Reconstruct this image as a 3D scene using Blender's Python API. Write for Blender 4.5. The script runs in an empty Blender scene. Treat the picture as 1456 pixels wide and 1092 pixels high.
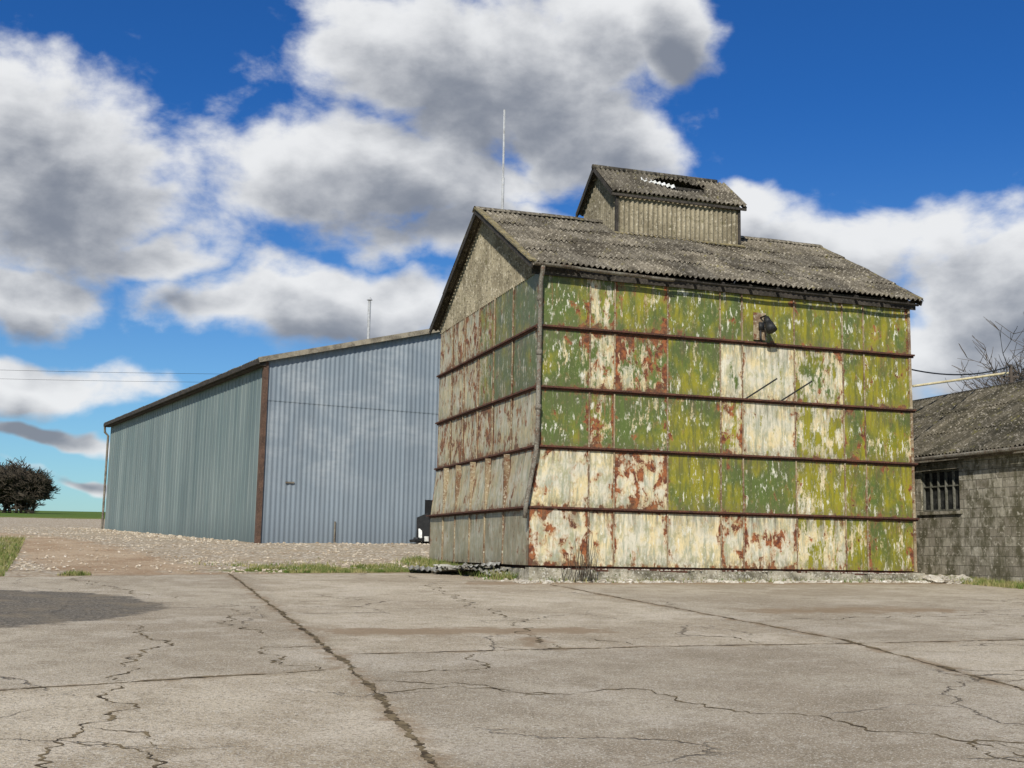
import bpy, math, random
from mathutils import Vector, Matrix, noise as mn
random.seed(7)
R=random.random
def U(a,b): return a+(b-a)*random.random()
scene=bpy.context.scene
scene.view_settings.view_transform='Standard'
try: scene.view_settings.look='None'
except: pass
scene.view_settings.exposure=0

# ---------------- node helpers ----------------
class NT:
    def __init__(s,nt): s.t=nt
    def n(s,typ,ins=None,out=0,**pr):
        nd=s.t.nodes.new(typ)
        for k,v in pr.items(): setattr(nd,k,v)
        if ins:
            for k,v in ins.items():
                sk=nd.inputs[k]
                if isinstance(v,bpy.types.NodeSocket): s.t.links.new(v,sk)
                else:
                    if isinstance(v,tuple) and len(v)==3 and sk.type=='RGBA': v=v+(1,)
                    sk.default_value=v
        return nd.outputs[out]
    def m(s,op,a,b=0.0,c=None,clamp=False):
        ins={0:a,1:b}
        if c is not None: ins[2]=c
        return s.n('ShaderNodeMath',ins,operation=op,use_clamp=clamp)
    def vm(s,op,a,b=(0,0,0),out=0): return s.n('ShaderNodeVectorMath',{0:a,1:b},out=out,operation=op)
    def noise(s,vec,scale,detail=4,rough=.5,dist=0,out=0):
        return s.n('ShaderNodeTexNoise',{'Vector':vec,'Scale':scale,'Detail':float(detail),'Roughness':rough,'Distortion':dist},out=out)
    def ss(s,v,a,b,c=0.0,d=1.0): return s.n('ShaderNodeMapRange',{'Value':v,'From Min':a,'From Max':b,'To Min':c,'To Max':d},interpolation_type='SMOOTHSTEP')
    def lin(s,v,a,b,c=0.0,d=1.0): return s.n('ShaderNodeMapRange',{'Value':v,'From Min':a,'From Max':b,'To Min':c,'To Max':d})
    def mix(s,f,a,b,mode='MIX'):
        return s.n('ShaderNodeMix',{0:f,6:a,7:b},out=2,data_type='RGBA',blend_type=mode)
    def comb(s,x,y,z=0.0): return s.n('ShaderNodeCombineXYZ',{0:x,1:y,2:z})
    def sep(s,v):
        nd=s.t.nodes.new('ShaderNodeSeparateXYZ'); s.t.links.new(v,nd.inputs[0]); return nd.outputs
    def bump(s,h,st=.5,dist=.02): return s.n('ShaderNodeBump',{'Height':h,'Strength':st,'Distance':dist})
def newmat(name):
    m=bpy.data.materials.new(name); m.use_nodes=True
    nt=NT(m.node_tree); b=m.node_tree.nodes['Principled BSDF']
    def fin(col,rough=.8,nrm=None,metal=0.0,spec=.3):
        for k,v in (('Base Color',col),('Roughness',rough),('Normal',nrm),('Metallic',metal),('Specular IOR Level',spec)):
            if v is None: continue
            if isinstance(v,bpy.types.NodeSocket): nt.t.links.new(v,b.inputs[k])
            else:
                if k=='Base Color' and len(v)==3: v=v+(1,)
                b.inputs[k].default_value=v
        return m
    return nt,fin
def texc(nt,o): 
    nd=nt.t.nodes.new('ShaderNodeTexCoord'); return nd.outputs[o]
def uvm(nt,name):
    nd=nt.t.nodes.new('ShaderNodeUVMap'); nd.uv_map=name; return nd.outputs[0]
def attr(nt,name):
    nd=nt.t.nodes.new('ShaderNodeAttribute'); nd.attribute_name=name; return nd.outputs

# ---------------- mesh builder ----------------
class MB:
    def __init__(s): s.v=[];s.f=[];s.uv=[];s.lo=[];s.c=[]
    def face(s,pts,uv=None,lo=None,c=None):
        b=len(s.v); s.v+= [tuple(p) for p in pts]; s.f.append(tuple(range(b,b+len(pts))))
        s.uv.append(uv);s.lo.append(lo);s.c.append(c)
    def idx(s,f,uv=None,c=None): s.f.append(f);s.uv.append(uv);s.lo.append(None);s.c.append(c)
    def box(s,x0,x1,y0,y1,z0,z1,c=None):
        b=len(s.v)
        s.v+=[(x0,y0,z0),(x1,y0,z0),(x1,y1,z0),(x0,y1,z0),(x0,y0,z1),(x1,y0,z1),(x1,y1,z1),(x0,y1,z1)]
        for f in ((0,3,2,1),(4,5,6,7),(0,1,5,4),(1,2,6,5),(2,3,7,6),(3,0,4,7)): s.idx(tuple(b+i for i in f),c=c)
    def beam(s,p0,p1,w,h,up=(0,0,1),c=None):
        p0=Vector(p0);p1=Vector(p1);d=(p1-p0).normalized();sd=d.cross(Vector(up)).normalized();u=sd.cross(d)
        b=len(s.v)
        for p in (p0,p1):
            for a,e in ((-1,-1),(1,-1),(1,1),(-1,1)): s.v.append(tuple(p+sd*a*w/2+u*e*h/2))
        for f in ((0,1,2,3),(7,6,5,4),(0,4,5,1),(1,5,6,2),(2,6,7,3),(3,7,4,0)): s.idx(tuple(b+i for i in f),c=c)
    def tube(s,pts,r,seg=8,r2=None,c=None,cap=True):
        pts=[Vector(p) for p in pts]; n=len(pts); b=len(s.v)
        for i,p in enumerate(pts):
            d=(pts[min(i+1,n-1)]-pts[max(i-1,0)]).normalized()
            a=d.cross(Vector((0.13,.31,.94))); 
            if a.length<.1: a=d.cross(Vector((1,0,0)))
            a.normalize(); e=d.cross(a)
            rr=r if r2 is None else r+(r2-r)*i/(n-1)
            for k in range(seg):
                t=2*math.pi*k/seg; s.v.append(tuple(p+a*math.cos(t)*rr+e*math.sin(t)*rr))
        for i in range(n-1):
            for k in range(seg):
                k2=(k+1)%seg
                s.idx((b+i*seg+k,b+i*seg+k2,b+(i+1)*seg+k2,b+(i+1)*seg+k),c=c)
        if cap:
            s.idx(tuple(b+k for k in range(seg))[::-1],c=c); s.idx(tuple(b+(n-1)*seg+k for k in range(seg)),c=c)
    def rock(s,c,r,fl=.6,col=None):
        b=len(s.v); ph=U(0,6)
        top=U(.7,1.1)*r*fl
        s.v.append((c[0],c[1],c[2]-r*.3)); 
        n=5
        for j,(zz,rr) in enumerate(((0.0,1),(.6,.8))):
            for k in range(n):
                a=ph+j*.5+2*math.pi*k/n; q=rr*r*U(.7,1.15)
                s.v.append((c[0]+math.cos(a)*q,c[1]+math.sin(a)*q*.85,c[2]+zz*top*U(.8,1.2)))
        s.v.append((c[0]+U(-.2,.2)*r,c[1]+U(-.2,.2)*r,c[2]+top))
        for k in range(n):
            k2=(k+1)%n
            s.idx((b,b+1+k2,b+1+k),c=col); s.idx((b+1+k,b+1+k2,b+1+n+k2,b+1+n+k),c=col); s.idx((b+1+n+k,b+1+n+k2,b+1+2*n),c=col)
    def build(s,name,mat,parent=None,smooth=False):
        me=bpy.data.meshes.new(name); me.from_pydata(s.v,[],s.f); me.materials.append(mat); me.update()
        hl=any(l is not None for l in s.lo); hc=any(c is not None for c in s.c)
        UV=[];LO=[];CC=[]
        for p in me.polygons:
            i=p.index; f=s.f[i]; uv=s.uv[i]
            if uv is None:
                nx,ny,nz=(abs(a) for a in p.normal)
                if nx>=ny and nx>=nz: uv=[(s.v[k][1],s.v[k][2]) for k in f]
                elif ny>=nz: uv=[(s.v[k][0],s.v[k][2]) for k in f]
                else: uv=[(s.v[k][0],s.v[k][1]) for k in f]
            for q in uv: UV.extend(q)
            if hl:
                for q in (s.lo[i] or [(0,0)]*len(f)): LO.extend(q)
            if hc:
                c=s.c[i] or (.5,.5,.5,1)
                if isinstance(c,list):
                    for q in c: CC.extend(q)
                else:
                    for q in f: CC.extend(c)
        me.uv_layers.new(name='UVMap'); me.uv_layers['UVMap'].data.foreach_set('uv',UV)
        if hl: me.uv_layers.new(name='loc'); me.uv_layers['loc'].data.foreach_set('uv',LO)
        if hc: me.color_attributes.new('pcol','FLOAT_COLOR','CORNER'); me.color_attributes['pcol'].data.foreach_set('color',CC)
        me.polygons.foreach_set('use_smooth',[smooth]*len(me.polygons)); me.update()
        o=bpy.data.objects.new(name,me); scene.collection.objects.link(o)
        if parent: o.parent=parent
        return o
def empty(name,loc=(0,0,0),rot=0):
    o=bpy.data.objects.new(name,None); scene.collection.objects.link(o); o.location=loc; o.rotation_euler=(0,0,rot); o.empty_display_size=.5; return o

def lerp_tab(tab,x):
    if x<=tab[0][0]:
        (a,b),(c,d)=tab[0],tab[1]; return b+(d-b)*(x-a)/(c-a)
    for (a,b),(c,d) in zip(tab,tab[1:]):
        if x<=c: return b+(d-b)*(x-a)/(c-a)
    return tab[-1][1]
GT=[(0,0),(29,.97),(34,1.12),(38,1.30),(46,1.80),(71.4,2.55),(80,2.8),(140,4.9),(300,9.9),(360,10.4),(500,8),(1500,-10)]
def g(y):
    if y<27: return .0335*y
    return sum(lerp_tab(GT,y+d) for d in (-1,-.5,0,.5,1))/5

# ---------------- materials ----------------
def corner_mat(name,base,dark,light,scale=3,rough=.9,spot=None,bump=.4):
    nt,fin=newmat(name); ob=texc(nt,'Object')
    a=nt.noise(ob,scale,6,.65); b=nt.noise(ob,scale*9,4,.7)
    col=nt.mix(nt.ss(a,.35,.65),dark,base); col=nt.mix(nt.ss(b,.5,.72),col,light)
    if spot:
        c=nt.noise(ob,scale*4,5,.75); col=nt.mix(nt.ss(c,.56,.64),col,spot)
    return fin(col,rough,nt.bump(b,bump,.02))
M_rust=corner_mat('rusty_steel',(.10,.04,.025),(.045,.024,.018),(.20,.085,.045),4)
M_darktimber=corner_mat('dark_fascia',(.05,.042,.035),(.02,.018,.015),(.1,.09,.07),3)
M_plinth=corner_mat('broken_concrete',(.42,.38,.29),(.10,.09,.06),(.62,.6,.52),2.0,bump=1,spot=(.10,.105,.05))
M_rubble=corner_mat('rubble_stone',(.5,.46,.38),(.3,.26,.2),(.7,.68,.62),1.5)
M_gravel=corner_mat('flint_gravel',(.54,.47,.36),(.30,.23,.155),(.70,.66,.58),.9)
M_pipe=corner_mat('weathered_pipe',(.2,.185,.15),(.09,.07,.05),(.34,.33,.27),3,spot=(.12,.06,.035))
M_galv=corner_mat('galvanised',(.45,.46,.47),(.3,.3,.3),(.6,.6,.6),8,.5)
M_black=corner_mat('black_paint',(.02,.02,.02),(.01,.01,.01),(.05,.05,.05),8,.5)
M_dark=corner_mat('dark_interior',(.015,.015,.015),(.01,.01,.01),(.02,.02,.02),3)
M_bark=corner_mat('bark',(.09,.07,.055),(.05,.04,.03),(.14,.12,.1),3)
M_twig=corner_mat('twig',(.065,.05,.035),(.035,.03,.02),(.10,.08,.055),1)
M_white=corner_mat('white_paint_old',(.7,.7,.66),(.4,.4,.36),(.8,.8,.78),6)
M_cream=corner_mat('cream_paint',(.6,.52,.32),(.4,.34,.2),(.7,.64,.45),6)

def fibre(name,base,dark,light,lich,pitch=.146):
    nt,fin=newmat(name); uv=uvm(nt,'UVMap'); ob=texc(nt,'Object'); ca=attr(nt,'pcol')[0]
    a=nt.noise(ob,1.1,6,.6); b=nt.noise(ob,11,5,.72); st=nt.noise(nt.vm('MULTIPLY',uv,(6.85,.6,1)),1.0,5,.65)
    col=nt.mix(nt.ss(a,.35,.68),base,dark)
    col=nt.mix(nt.ss(st,.42,.7,0,.75),col,dark)
    col=nt.mix(nt.ss(b,.52,.66,0,.8),col,light)
    c=nt.noise(ob,4,6,.75); col=nt.mix(nt.ss(c,.57,.66,0,.9),col,lich)
    d=nt.noise(ob,17,4,.7); col=nt.mix(nt.ss(d,.56,.63,0,.7),col,(.025,.024,.018))
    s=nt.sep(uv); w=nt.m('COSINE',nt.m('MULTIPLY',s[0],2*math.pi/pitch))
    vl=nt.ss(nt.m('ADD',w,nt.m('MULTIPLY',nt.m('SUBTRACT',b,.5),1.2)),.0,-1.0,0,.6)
    col=nt.mix(vl,col,dark)  # corrugation valleys darkened in base colour: dirt, plus painted shading so lines show
    col=nt.mix(1.0,col,nt.mix(nt.sep(ca)[0],(.62,.62,.62),(1.3,1.27,1.2)),'MULTIPLY')
    return fin(col,.95,nt.bump(b,.7,.02),spec=.15)
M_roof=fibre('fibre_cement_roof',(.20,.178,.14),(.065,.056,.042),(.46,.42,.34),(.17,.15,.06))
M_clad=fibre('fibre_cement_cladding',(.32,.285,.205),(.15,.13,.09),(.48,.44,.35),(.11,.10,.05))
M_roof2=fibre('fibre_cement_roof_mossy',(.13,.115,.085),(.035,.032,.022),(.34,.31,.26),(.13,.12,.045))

# panel material
def panel_mat():
    nt,fin=newmat('peeling_painted_steel'); uv=uvm(nt,'UVMap'); lo=uvm(nt,'loc'); ca=nt.sep(attr(nt,'pcol')[0])
    gr,ru,sd=ca[0],ca[1],ca[2]
    s=nt.sep(uv); l=nt.sep(lo)
    p=nt.comb(s[0],s[1],nt.m('MULTIPLY',sd,37.0))
    pst=nt.vm('MULTIPLY',p,(4.5,.75,1)); pbl=nt.vm('MULTIPLY',p,(1.6,1.2,1)); 
    st=nt.noise(pst,1.6,8,.68); bl=nt.noise(pbl,1.4,8,.62); fine=nt.noise(nt.vm('MULTIPLY',p,(2,1,1)),9,7,.75)
    n=nt.m('ADD',nt.m('MULTIPLY',st,.42),nt.m('ADD',nt.m('MULTIPLY',bl,.33),nt.m('MULTIPLY',fine,.25)))
    T=nt.lin(gr,0,1,.37,.64)
    gm=nt.ss(nt.m('SUBTRACT',T,n),-.016,.028)
    cre=nt.mix(nt.ss(bl,.4,.6),(.58,.54,.42),(.63,.52,.29))
    cre=nt.mix(nt.ss(nt.noise(pst,2.2,6,.7),.44,.64,0,.85),cre,(.26,.28,.20))
    cre=nt.mix(nt.ss(nt.noise(pbl,2.6,6,.7),.50,.66,0,.7),cre,(.30,.29,.15))
    cre=nt.mix(nt.ss(fine,.53,.68,0,.6),cre,(.33,.28,.17))
    yel=nt.m('ADD',nt.noise(pbl,.8,4,.6),nt.m('ADD',nt.m('MULTIPLY',nt.m('SUBTRACT',s[0],4.5),.020),nt.m('MULTIPLY',nt.m('SUBTRACT',sd,.5),.12)))
    grn=nt.mix(nt.ss(yel,.42,.62),(.090,.125,.028),(.245,.222,.016))
    grn=nt.mix(nt.ss(st,.42,.62,0,.72),grn,(.075,.090,.030))
    grn=nt.mix(nt.ss(fine,.55,.65,0,.55),grn,(.35,.34,.17))
    col=nt.mix(gm,cre,grn)
    ch=nt.noise(nt.vm('MULTIPLY',p,(9,2.6,1)),1.3,7,.72); chm=nt.m('MULTIPLY',nt.ss(ch,.56,.60),nt.ss(bl,.42,.56))
    col=nt.mix(nt.m('MULTIPLY',chm,.9),col,(.64,.62,.51))
    ex=nt.m('MINIMUM',l[0],nt.m('SUBTRACT',1.0,l[0])); ey=nt.m('MINIMUM',l[1],nt.m('SUBTRACT',1.0,l[1]))
    e=nt.m('MINIMUM',ex,ey); edge=nt.ss(e,0,.12,.085,0)
    rn=nt.m('ADD',nt.m('MULTIPLY',nt.noise(nt.vm('MULTIPLY',p,(2.0,1.15,1)),1.9,9,.66,.4),.8),nt.m('MULTIPLY',fine,.2))
    rth=nt.m('SUBTRACT',nt.lin(ru,0,1,.66,.50),edge)
    rm=nt.ss(nt.m('SUBTRACT',rn,rth),-.004,.016)
    halo=nt.ss(nt.m('SUBTRACT',rn,rth),-.07,.01,0,.6)
    col=nt.mix(nt.m('MULTIPLY',halo,nt.m('SUBTRACT',1.0,nt.m('MULTIPLY',gm,.5))),col,(.38,.20,.08))
    rr=nt.noise(nt.vm('MULTIPLY',p,(16,.7,1)),1.2,4,.6); rrm=nt.m('MULTIPLY',nt.ss(rr,.60,.70),nt.lin(ru,0,1,.15,.8))
    col=nt.mix(rrm,col,(.26,.11,.045))
    rc=nt.mix(nt.ss(nt.noise(p,7,5,.7),.4,.62),(.10,.034,.02),(.30,.105,.038))
    col=nt.mix(rm,col,rc)
    gt=nt.m('MULTIPLY',nt.ss(l[1],.5,1.0),nt.ss(nt.noise(nt.vm('MULTIPLY',p,(8,.5,1)),1.5,5,.7),.42,.66))
    col=nt.mix(nt.m('MULTIPLY',gt,.8),col,(.09,.07,.045))
    gb=nt.m('MULTIPLY',nt.ss(l[1],.28,.0),nt.ss(fine,.4,.6))
    col=nt.mix(nt.m('MULTIPLY',gb,.6),col,(.12,.10,.055))
    a4=nt.t.nodes.new('ShaderNodeAttribute'); a4.attribute_name='pcol'
    col=nt.mix(nt.m('MULTIPLY',a4.outputs[3],nt.ss(bl,.3,.6,.4,1)),col,nt.mix(fine,(.09,.085,.05),(.23,.21,.15)))
    h=nt.m('ADD',nt.m('MULTIPLY',gm,.3),nt.m('SUBTRACT',nt.m('MULTIPLY',fine,.4),nt.m('MULTIPLY',rm,.5)))
    return fin(col,nt.lin(rm,0,1,.5,.95),nt.bump(h,.5,.02),spec=.35)
M_panel=panel_mat()

# shed metals
def sheetmat(name,base,dark,light,arc):
    nt,fin=newmat(name); uv=uvm(nt,'UVMap'); s=nt.sep(uv)
    big=nt.noise(nt.vm('MULTIPLY',uv,(.5,.12,1)),1.6,4,.6); st=nt.noise(nt.vm('MULTIPLY',uv,(2.2,.07,1)),1.5,6,.7)
    fine=nt.noise(nt.vm('MULTIPLY',uv,(6,1.5,1)),3,5,.7)
    col=nt.mix(nt.ss(big,.35,.65),base,light if not arc else base)
    col=nt.mix(nt.ss(st,.45,.7,0,.6),col,dark)
    if arc:
        wv=nt.noise(nt.vm('MULTIPLY',uv,(.6,.9,1)),.8,4,.55,.5)
        mk=nt.m('MULTIPLY',nt.ss(wv,.38,.68),nt.m('MULTIPLY',nt.ss(s[1],3.0,5.8),nt.ss(s[0],9,4,.4,1)))
        mk=nt.m('MULTIPLY',mk,nt.lin(nt.noise(nt.vm('MULTIPLY',uv,(.7,3,1)),1.4,3,.5,.8),.3,.7,.4,1))
        col=nt.mix(nt.m('MULTIPLY',mk,.55),col,light)
    col=nt.mix(nt.m('MULTIPLY',nt.ss(nt.m('ADD',s[1],nt.m('MULTIPLY',st,2.2)),4.4,2.4),.75),col,dark)
    col=nt.mix(nt.ss(fine,.58,.70,0,.35),col,(.12,.10,.08))
    ca=attr(nt,'pcol')[0]
    col=nt.mix(1.0,col,nt.mix(nt.sep(ca)[0],(.82,.83,.84),(1.10,1.10,1.09)),'MULTIPLY')
    return fin(col,.5,nt.bump(fine,.15,.01),spec=.35)
M_shedf=sheetmat('blue_grey_corrugated_steel',(.205,.245,.28),(.13,.155,.18),(.42,.445,.455),True)
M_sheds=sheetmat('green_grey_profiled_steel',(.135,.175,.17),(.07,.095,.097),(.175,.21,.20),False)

# concrete
nt,fin=newmat('old_concrete'); P=texc(nt,'Object'); ca=nt.sep(attr(nt,'pcol')[0])
big=nt.noise(P,.28,6,.6); mid=nt.noise(P,1.6,7,.68); fine=nt.noise(P,26,4,.75); vf=nt.noise(P,60,3,.7)
col=nt.mix(nt.ss(big,.38,.62),(.37,.305,.215),(.53,.46,.345))
col=nt.mix(nt.ss(mid,.42,.66,0,.75),col,(.30,.245,.165))
col=nt.mix(nt.ss(nt.noise(P,.75,5,.65),.50,.64,0,.55),col,(.60,.53,.42))
col=nt.mix(nt.ss(nt.noise(P,5,6,.7),.54,.7,0,.6),col,(.62,.56,.45))
col=nt.mix(1.0,col,nt.mix(ca[2],(.78,.77,.76),(1.14,1.12,1.08)),'MULTIPLY')
col=nt.mix(nt.ss(fine,.50,.62,0,.7),col,(.19,.15,.10))
col=nt.mix(nt.ss(vf,.54,.63,0,.8),col,(.72,.67,.56))
vb=nt.noise(P,48,3,.7); col=nt.mix(nt.ss(vb,.58,.66,0,.7),col,(.13,.10,.07))
v=nt.n('ShaderNodeTexVoronoi',{'Vector':nt.vm('ADD',P,nt.vm('MULTIPLY',nt.noise(P,1.1,5,.6,out=1),(1.2,1.2,0))),'Scale':.42},feature='DISTANCE_TO_EDGE')
ck=nt.m('MULTIPLY',nt.ss(v,.009,.002),nt.ss(nt.noise(P,.33,2,.5),.52,.6))
col=nt.mix(nt.m('MULTIPLY',ck,.7),col,(.12,.095,.065))
dm=nt.m('ADD',ca[0],nt.m('MULTIPLY',nt.m('SUBTRACT',nt.noise(P,2.4,7,.72),.5),1.5)); dmm=nt.ss(dm,.38,.75)
col=nt.mix(nt.m('MULTIPLY',dmm,.8),col,nt.mix(nt.noise(P,12,4,.7),(.18,.12,.065),(.37,.27,.165)))
am=nt.m('ADD',ca[1],nt.m('MULTIPLY',nt.m('SUBTRACT',nt.noise(P,2.2,5,.65),.5),.5)); amm=nt.ss(am,.47,.55)
asp=nt.mix(nt.ss(fine,.42,.62),(.085,.075,.06),(.27,.235,.18)); asp=nt.mix(nt.ss(mid,.45,.65,0,.75),asp,(.24,.195,.13))
col=nt.mix(amm,col,asp)
hh=nt.m('ADD',nt.m('MULTIPLY',fine,.7),nt.m('SUBTRACT',nt.m('MULTIPLY',vf,.5),nt.m('MULTIPLY',ck,1.5)))
M_conc=fin(col,.92,nt.bump(hh,.9,.03),spec=.2)
# gravel / track ground
nt,fin=newmat('stony_earth'); P=texc(nt,'Object'); ca=nt.sep(attr(nt,'pcol')[0])
m1=nt.noise(P,.6,7,.7); vo=nt.n('ShaderNodeTexVoronoi',{'Vector':P,'Scale':7.0}); vc=nt.n('ShaderNodeTexVoronoi',{'Vector':P,'Scale':7.0},out=1)
st=nt.mix(nt.sep(vc)[0],(.42,.345,.24),(.70,.64,.52)); st=nt.mix(nt.ss(vo,.25,.6,0,.75),st,(.25,.19,.125))
st=nt.mix(nt.ss(m1,.50,.62,0,.6),st,(.40,.31,.20))
tr=nt.mix(nt.ss(m1,.35,.65),(.33,.225,.135),(.47,.36,.24)); tr=nt.mix(nt.ss(nt.noise(P,14,3,.7),.55,.7,0,.8),tr,(.60,.52,.40))
nz=nt.m('MULTIPLY',nt.m('SUBTRACT',nt.noise(P,1.3,7,.75),.5),1.6)
tm=nt.ss(nt.m('ADD',ca[0],nz),.35,.65); col=nt.mix(tm,st,tr)
gc=nt.mix(nt.noise(P,7,5,.7),(.075,.12,.02),(.23,.23,.06)); gmk=nt.ss(nt.m('ADD',ca[1],nz),.42,.58)
col=nt.mix(gmk,col,gc)
M_stony=fin(col,.95,nt.bump(nt.m('ADD',nt.noise(P,20,4,.7),vo),.8,.05),spec=.1)
nt,fin=newmat('field_grass'); P=texc(nt,'Object')
col=nt.mix(nt.noise(P,.05,6,.6),(.06,.11,.018),(.11,.17,.03)); col=nt.mix(nt.ss(nt.noise(P,3,5,.7),.5,.7),col,(.15,.16,.05))
M_field=fin(col,.95,nt.bump(nt.noise(P,8,4,.7),.8,.08),spec=.1)
nt,fin=newmat('grass_blades'); P=texc(nt,'Object')
M_grass=fin(nt.mix(nt.ss(nt.noise(P,2.5,4,.7),.38,.60),(.075,.125,.02),(.27,.24,.10)),.8,spec=.15)
nt,fin=newmat('crack_dirt'); P=texc(nt,'Object')
M_crack=fin(nt.mix(nt.ss(nt.noise(P,5,5,.75),.38,.6),(.055,.042,.028),(.20,.155,.09)),.95,spec=.05)
nt,fin=newmat('block_wall'); uv=uvm(nt,'UVMap')
br=nt.n('ShaderNodeTexBrick',{'Vector':nt.vm('ADD',uv,nt.vm('MULTIPLY',nt.noise(uv,2,3,.6,out=1),(.02,.02,0))),'Color1':(.38,.35,.275,1),'Color2':(.22,.195,.15,1),'Mortar':(.13,.12,.095,1),'Scale':1.0,'Mortar Size':.009,'Mortar Smooth':.4,'Brick Width':.50,'Row Height':.25,'Bias':0.0})
brf=br.node.outputs[1]
st=nt.noise(nt.vm('MULTIPLY',uv,(2,1,1)),1.2,7,.7); col=nt.mix(nt.ss(st,.40,.60,0,.9),br,(.085,.078,.045)); col=nt.mix(nt.ss(nt.noise(uv,7,5,.75),.54,.66,0,.75),col,(.52,.48,.39))
M_block=fin(col,.95,nt.bump(nt.m('SUBTRACT',nt.noise(uv,15,4,.7),brf),.8,.02),spec=.1)

# ---------------- ground ----------------
mb=MB()
xs=[-1500,-700,-300,-150,-80,-40,-20,0,20,40,80,150,300,700,1500]
ys=[-600,-200,-60,-20,0,14]+[27+i for i in range(0,24)]+[52,56,60,65,71.4,76,80,90,110,140,180,230,300,330,360,420,500,800,1500]
for y in ys:
    for x in xs: mb.v.append((x,y,(g(y) if y>-60 else g(-60))-.03))
nx=len(xs)
for j in range(len(ys)-1):
    for i in range(nx-1): mb.idx((j*nx+i,j*nx+i+1,(j+1)*nx+i+1,(j+1)*nx+i))
mb.build('ground',M_field,smooth=True)

def segdist(p,a,b):
    ax,ay=a;bx,by=b;dx=bx-ax;dy=by-ay;t=max(0,min(1,((p[0]-ax)*dx+(p[1]-ay)*dy)/(dx*dx+dy*dy+1e-9)))
    return math.hypot(p[0]-ax-t*dx,p[1]-ay-t*dy)
def pld(p,pl): return min(segdist(p,a,b) for a,b in zip(pl,pl[1:]))
EDGE=[(-30,17),(-16,24),(-11,26.2),(-6.6,29.0),(-2,31.4),(0,33),(16,36),(40,36)]
def edge(x): return lerp_tab(EDGE,x)+.35*mn.noise((x*1.3,0,0))+.15*mn.noise((x*5,3,0))

# gravel sheet
track=[(-7,27.5),(-10,31.5),(-14,39),(-22,51),(-36,68),(-60,90)]
mb=MB(); gx=[-60+i*1.0 for i in range(20)]+[-40+i*.5 for i in range(85)]; gy=[22+i*.4 for i in range(70)]+[50+i*1.0 for i in range(78)]
cols=[]
for y in gy:
    for x in gx:
        bumpz=.05*mn.noise((x*.5,y*.5,1))*min(1,max(0,(y-30)/6)) if x<-2 else 0
        mb.v.append((x,y,g(y)-.012+abs(bumpz)))
        tk=max(0,min(1,1.2-pld((x,y),track)/2.8)); 
        if y>60: tk*=max(0,1-(y-60)/30)
        gz=0
        d=y-edge(x)
        if x<0.5: gz=max(0,1.1-abs(d-2.0)/3.2)*.85*min(1,max(0,(x+10.5)/2))
        if x< -11.9-(y-28)*.35 and y<50: gz=1.1
        if y>118: gz=1
        if x<-.47*y and y<80: gz=1
        if x>2 : gz=.6
        cols.append((tk*(1-.5*min(1,gz)),gz*(1-.75*tk),0,1))
nx=len(gx)
for j in range(len(gy)-1):
    for i in range(nx-1):
        q=(j*nx+i,j*nx+i+1,(j+1)*nx+i+1,(j+1)*nx+i); mb.idx(q,c=[cols[k] for k in q])
mb.build('gravel_track',M_stony,smooth=True)

# cracks data
J1=[(-.1,6.3),(-.43,7.75),(-1.59,12.4),(-6.75,29.2)]
J2=[(6.8,3.5),(5.0,10.5),(4.4,15.95),(2.0,23.4),(.9,27)]
J3=[(-1.7,13.4),(1.77,14.7),(4.4,15.5),(6.96,16.4),(12,18.1)]
J4=[(-14,6.2),(-8,8.6),(-4.3,10.4),(-1.7,12.1)]
J5=[(-6.0,26.6),(-2,27.2),(2.0,28.1)]
CR=[ [(-1.39,11.5),(-.4,11.2),(1.12,10.87),(2.64,9.61),(3.5,8.36),(4.2,7.6)],
 [(-3.5,11.0),(-4.0,12.8),(-3.95,14.0),(-4.35,14.7),(-5.03,16.25)],
 [(-3.3,10.9),(-3.17,9.98),(-2.9,9.3),(-3.0,8.24),(-2.7,7.2)],
 [(-3.0,8.24),(-2.34,7.94),(-2.0,7.2)], [(-2.95,8.8),(-2.5,8.5),(-2.45,7.9)],
 [(-1.8,12.0),(-2.5,12.5),(-2.74,13.77),(-2.1,14.2)],
 [(-1.9,26.7),(-.9,22),(.14,17.8),(.35,15.9),(.39,13.9)],
 [(-1.2,11.8),(-.5,12.1),(-.3,13.0),(-.5,13.7)],[(-1.35,10.8),(-.4,10.9),(.6,11.0)],
 [(.9,15.6),(1.5,15.2),(1.77,14.7)],[(2.2,16.6),(3.4,15.2)],
 [(3.0,7.2),(3.44,8.84),(4.6,9.2)],[(3.44,8.84),(3.9,8.2)],
 [(-9.5,26.5),(-7,22.2),(-5.5,21)],[(-4.3,19),(-3.6,15.8),(-3.0,15.2)],[(4.7,13.2),(7,12.6)],[(4.2,19),(8,20.3),(12,21.5)]]
mb=MB(); ZC=.02
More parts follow.
